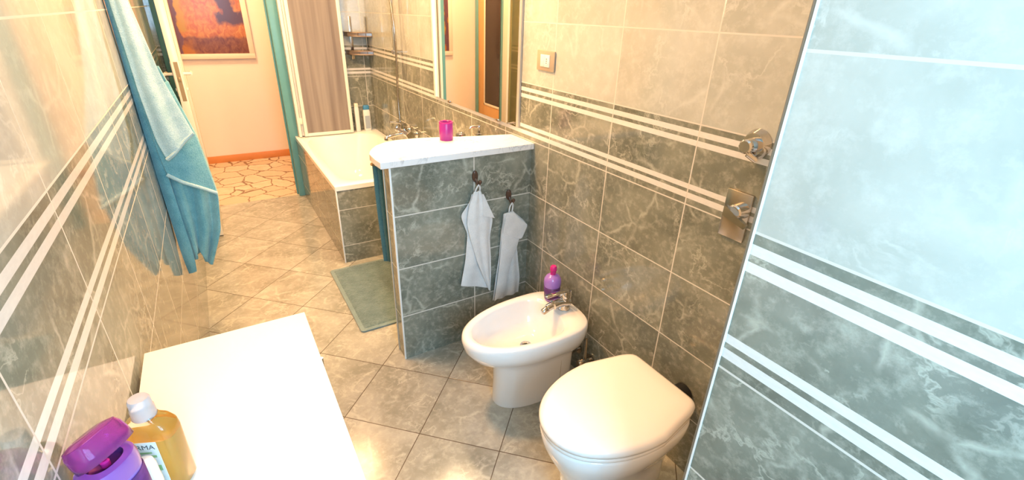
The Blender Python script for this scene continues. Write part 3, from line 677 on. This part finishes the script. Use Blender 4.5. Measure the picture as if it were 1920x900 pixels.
sheet('front_layer', P3([(-.158, .672), (-.158, .62), (-.172, .568), (-.170, .50), (-.178, .40), (-.190, .30), (-.203, .198)], -.027), P3([(-.108, .675), (-.075, .64), (-.060, .56), (-.078, .485), (-.110, .41), (-.130, .33), (-.140, .245)], -.028), 'towel_white', t2, .005, fn=lambda u, v: (0, -.005*math.sin(u*PI), 0))
sheet('folded_flap', P3([(-.150, .668), (-.168, .575)], -.036), P3([(-.112, .672), (-.070, .630), (-.026, .592), (-.060, .52), (-.088, .532)], -.036), 'towel_white', t2, .004, nv=20, smooth_it=1)
for x in (-.128, -.112):
    bm = bmesh.new(); add_tube(bm, [(x, -.022, .665), (x+.002, -.026, .70), (-.115, -.032, .722)], .0035, 8); obj('hanging_loop', bm, 'towel_white', t2)

# ------------------------------------------------------------------ big blue towel on the left wall
bt2 = thing('bath_towel', 'large turquoise bath towel hanging folded on the left wall', 'towel', (-1.44, .55, .43))
hk = thing('wall_hook', 'chrome hook high on the left wall holding the turquoise bath towel', 'hook', (-1.47, .58, 1.80))
bm = bmesh.new(); add_lathe(bm, [(.024, XL+.001), (.022, XL+.008)], (0, .58, 1.80), 20, 'x'); obj('hook_plate', bm, 'chrome', hk)
bm = bmesh.new(); add_tube(bm, [(XL+.006, .58, 1.80), (XL+.035, .58, 1.795), (XL+.050, .58, 1.815)], .007); obj('hook_prong', bm, 'chrome', hk)
# rear bundle: closed loft hanging against the wall
wl = [(1.80, .58, -1.458, -1.418), (1.66, .58, -1.464, -1.412), (1.52, .585, -1.466, -1.414), (1.30, .57, -1.468, -1.385), (1.10, .56, -1.469, -1.345), (.95, .56, -1.469, -1.325), (.80, .555, -1.468, -1.295), (.66, .555, -1.466, -1.312), (.56, .56, -1.463, -1.335), (.50, .565, -1.455, -1.36)]
bm = bmesh.new(); R = []
for i, (z, yc, x0, x1) in enumerate(wl):
    ring = []; wy = .035+.045*min(1, i/5)
    for k in range(56):
        a = 2*PI*k/56; fold = 1+.10*math.sin(a*7+i*.25)*min(1, i/4)
        x = (x0+x1)/2+(x1-x0)/2*math.cos(a)*(1+.05*math.sin(a*5)); y = yc+.03+wy*math.sin(a)*fold
        ring.append((max(XL+.004, x), y, z+.02*math.sin(a*3)*(i == len(wl)-1)))
    R.append(ring)
add_loft(bm, R); obj('back_folds', bm, 'towel_blue', bt2, angle=80)
# front sheets (towards the room): dark folded edge, pale upper flap, mid flap, lower tails
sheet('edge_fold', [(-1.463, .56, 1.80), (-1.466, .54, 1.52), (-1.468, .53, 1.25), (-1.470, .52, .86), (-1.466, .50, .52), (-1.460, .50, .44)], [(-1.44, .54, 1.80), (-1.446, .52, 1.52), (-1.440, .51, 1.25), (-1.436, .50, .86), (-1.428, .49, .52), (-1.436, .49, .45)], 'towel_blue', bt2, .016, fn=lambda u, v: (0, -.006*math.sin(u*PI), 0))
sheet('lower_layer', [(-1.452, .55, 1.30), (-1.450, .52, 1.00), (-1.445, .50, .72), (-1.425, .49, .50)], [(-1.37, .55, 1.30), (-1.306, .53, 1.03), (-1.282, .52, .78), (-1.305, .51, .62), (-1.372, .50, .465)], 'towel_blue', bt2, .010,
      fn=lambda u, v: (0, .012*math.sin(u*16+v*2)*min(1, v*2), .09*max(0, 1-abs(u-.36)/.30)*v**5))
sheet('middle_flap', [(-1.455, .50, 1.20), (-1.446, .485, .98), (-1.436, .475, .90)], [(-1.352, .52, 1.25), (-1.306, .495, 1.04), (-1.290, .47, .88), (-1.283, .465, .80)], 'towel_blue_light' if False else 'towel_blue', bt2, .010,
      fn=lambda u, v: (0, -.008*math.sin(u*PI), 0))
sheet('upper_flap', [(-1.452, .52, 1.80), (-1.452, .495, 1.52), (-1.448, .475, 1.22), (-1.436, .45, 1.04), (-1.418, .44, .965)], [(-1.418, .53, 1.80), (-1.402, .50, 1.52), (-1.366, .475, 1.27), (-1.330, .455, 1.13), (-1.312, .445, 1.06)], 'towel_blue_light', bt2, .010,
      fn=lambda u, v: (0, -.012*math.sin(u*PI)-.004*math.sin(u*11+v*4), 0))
bm = bmesh.new(); add_tube(bm, [(-1.418, .433, .968), (-1.39, .428, .99), (-1.345, .435, 1.035), (-1.312, .438, 1.062)], .0075, 8); obj('hem', bm, 'towel_blue_light', bt2)
bm = bmesh.new(); add_tube(bm, [(-1.436, .466, .90), (-1.39, .456, .865), (-1.33, .456, .83), (-1.284, .458, .80)], .0075, 8); obj('hem', bm, 'towel_blue_light', bt2)

# ------------------------------------------------------------------ cabinet in the foreground
cb = thing('bathroom_cabinet', 'low white cabinet with a glossy top against the left wall', 'cabinet', (-1.30, -1.3, 0))
CX0, CX1, CY0, CY1, CZ = -1.468, -1.125, -2.05, -.632, .80
box('body', (CX0+.006, CY0+.005, .06), (CX1-.022, CY1-.006, CZ-.022), 'white', cb, .002)
box('top', (CX0, CY0, CZ-.022), (CX1, CY1, CZ), 'white', cb, .0015)
box('plinth', (CX0+.01, CY0+.02, 0), (CX1-.05, CY1-.02, .06), 'white', cb)
for k in range(3):
    y0 = CY0+.01+k*(CY1-CY0-.02)/3; y1 = CY0+.01+(k+1)*(CY1-CY0-.02)/3-.004
    d = box('door', (CX1-.020, y0, .065), (CX1-.002, y1, CZ-.026), 'white', cb, .0015)
    bm = bmesh.new(); add_tube(bm, [(CX1+.014, y1-.04, .55), (CX1+.014, y1-.04, .68)], .005, 10); add_tube(bm, [(CX1-.002, y1-.04, .56), (CX1+.014, y1-.04, .56)], .004, 8); add_tube(bm, [(CX1-.002, y1-.04, .67), (CX1+.014, y1-.04, .67)], .004, 8)
    h = obj('handle', bm, 'chrome', None); h.parent = d

# bottles on the cabinet
ab = thing('soap_bottle', 'clear bottle of amber liquid soap with white cap on the white cabinet', 'bottle', (-1.405, -1.04, .8))
ax, ay, ang = -1.406, -1.038, math.radians(-24)
def fr(u, v, z, ang=ang, ax=ax, ay=ay): return (ax+u*math.cos(ang)-v*math.sin(ang), ay+u*math.sin(ang)+v*math.cos(ang), z)
def fring(w, d, z, n=36, e=.55, **k):
    return [fr(math.copysign(abs(math.cos(a))**e, math.cos(a))*w, math.copysign(abs(math.sin(a))**e, math.sin(a))*d, z, **k) for a in [2*PI*j/n for j in range(n)]]
bm = bmesh.new(); add_loft(bm, [fring(.033, .020, .801), fring(.037, .023, .806), fring(.038, .023, .912), fring(.036, .022, .925), fring(.028, .018, .936), fring(.017, .014, .942), fring(.013, .013, .950)]); obj('bottle_shell', bm, 'clear', ab)
bm = bmesh.new(); add_loft(bm, [fring(.0315, .0185, .8025), fring(.0355, .0212, .8075), fring(.0365, .0212, .905), fring(.0363, .0210, .908)]); obj('liquid', bm, 'amber', ab)
bm = bmesh.new(); add_lathe(bm, [(.0160, .943), (.0165, .946), (.0162, .960), (.0150, .962), (.0146, .976), (.0130, .979), (.001, .980)], (ax, ay, 0), 26); obj('cap', bm, 'cap_clear', ab)
Rm = Matrix.Rotation(ang, 4, 'Z'); 
bm = bmesh.new(); add_box(bm, (-.027, -.0245, .815), (.018, -.0236, .911)); bmesh.ops.transform(bm, matrix=Matrix.Translation((ax, ay, 0)) @ Rm, verts=bm.verts[:]); obj('paper_label', bm, 'label_white', ab)
TM = Matrix.Translation((ax, ay, 0)) @ Rm
lettering('ORMA', .013, 'ink', ab, TM @ Matrix.Translation((-.004, -.0247, .897)) @ Matrix.Rotation(PI/2, 4, 'X'))
bm = bmesh.new(); add_box(bm, (-.018, -.0247, .888), (.008, -.0243, .891)); add_box(bm, (-.018, -.0247, .879), (.013, -.0243, .884)); add_box(bm, (.000, -.0247, .850), (.014, -.0243, .862)); bmesh.ops.transform(bm, matrix=TM, verts=bm.verts[:]); obj('label_print', bm, 'green', ab)

sp = thing('shampoo_bottle', 'purple shampoo bottle with an open translucent flip cap on the cabinet', 'bottle', (-1.43, -1.13, .8))
sx, sy = -1.436, -1.143
def pr(w, d, z, e=.85): return fring(w, d, z, 40, e, ang=math.radians(50), ax=sx, ay=sy)
bm = bmesh.new(); add_loft(bm, [pr(.030, .020, .801), pr(.034, .024, .806), pr(.037, .026, .88), pr(.036, .025, .945), pr(.032, .023, .958), pr(.030, .022, .960)]); obj('bottle_body', bm, 'violet', sp)
bm = bmesh.new(); add_loft(bm, [pr(.0365, .0262, .944), pr(.0365, .0262, .962), pr(.034, .025, .972), pr(.022, .017, .974)], cap1=False); obj('cap_base', bm, 'purple', sp)
bm = bmesh.new(); add_loft(bm, [pr(.022, .017, .974), pr(.019, .015, .966), pr(.006, .005, .962)], cap0=False); obj('cap_well', bm, 'dark_purple', sp)
bm = bmesh.new(); add_lathe(bm, [(.0055, .964), (.0055, .972), (.003, .974), (.001, .970)], (sx, sy, 0), 16); obj('spout', bm, 'mag_cap', sp)
bm = bmesh.new(); sh = []
hx, hy = -math.sin(math.radians(50)), math.cos(math.radians(50))
for z, s in ((.974, 1.0), (.986, 1.0), (.998, .97), (1.006, .88), (1.009, .62)): sh.append(pr(.036*s, .025*s, z))
add_loft(bm, sh, cap0=False)
hc = (sx+hx*.022, sy+hy*.022, .974)
bmesh.ops.rotate(bm, verts=bm.verts[:], cent=hc, matrix=Matrix.Rotation(math.radians(-30), 3, Vector((hy, -hx, 0)))); bmesh.ops.translate(bm, verts=bm.verts[:], vec=(.008, -.002, .0))
lidp = obj('flip_cap', bm, 'cap_purple', sp); s_ = lidp.modifiers.new('t', 'SOLIDIFY'); s_.thickness = .0015
bm = bmesh.new(); add_loft(bm, [[q for q in pr(.0375, .0265, z)[20:40]] for z in (.85, .938)], closed=False); o = obj('printed_label', bm, 'label_purple', sp); s_ = o.modifiers.new('t', 'SOLIDIFY'); s_.thickness = .0006

for (x, y, r, h, lab) in ((-1.433, -1.071, .0120, .128, 'taller small white bottle between the purple and amber bottles'), (-1.416, -1.094, .0165, .108, 'shorter round white bottle in front of the amber soap bottle')):
    t = thing('cream_bottle', lab, 'bottle', (x, y, .8), 'white bottles on the cabinet')
    bm = bmesh.new(); add_lathe(bm, [(r*.9, .801), (r, .806), (r, .8+h*.66), (r*.95, .8+h*.70)], (x, y, 0), 26); obj('bottle_body', bm, 'label_white', t)
    bm = bmesh.new(); add_lathe(bm, [(r*.97, .8+h*.70), (r*.97, .8+h*.88), (r*.85, .8+h*.96), (r*.4, .8+h), (.001, .8+h)], (x, y, 0), 26); obj('cap', bm, 'white', t)

ml = thing('mirror_lamp', 'slim lamp above the wall mirror', 'lamp', (-.05, .62, 2.18)); box('lamp_housing', (-.11, .32, 2.19), (-.001, .92, 2.215), 'steel', ml, .004)
# ceiling lamps; the one over the tub is an addition housing the fill light
for name, x, y, lab in (('ceiling_lamp', -.72, 1.72, 'round white ceiling lamp added above the bathtub to brighten it'), ('ceiling_lamp', -.98, .25, 'round white ceiling lamp in front of the low partition'), ('ceiling_lamp', -1.15, 3.15, 'round white ceiling lamp in the hallway')):
    t = thing(name, lab, 'lamp', (x, y, ZC), None); bm = bmesh.new(); add_lathe(bm, [(.12, ZC-.03), (.14, ZC-.02), (.14, ZC-.001)], (x, y, 0), 32); obj('lamp_base', bm, 'white', t)
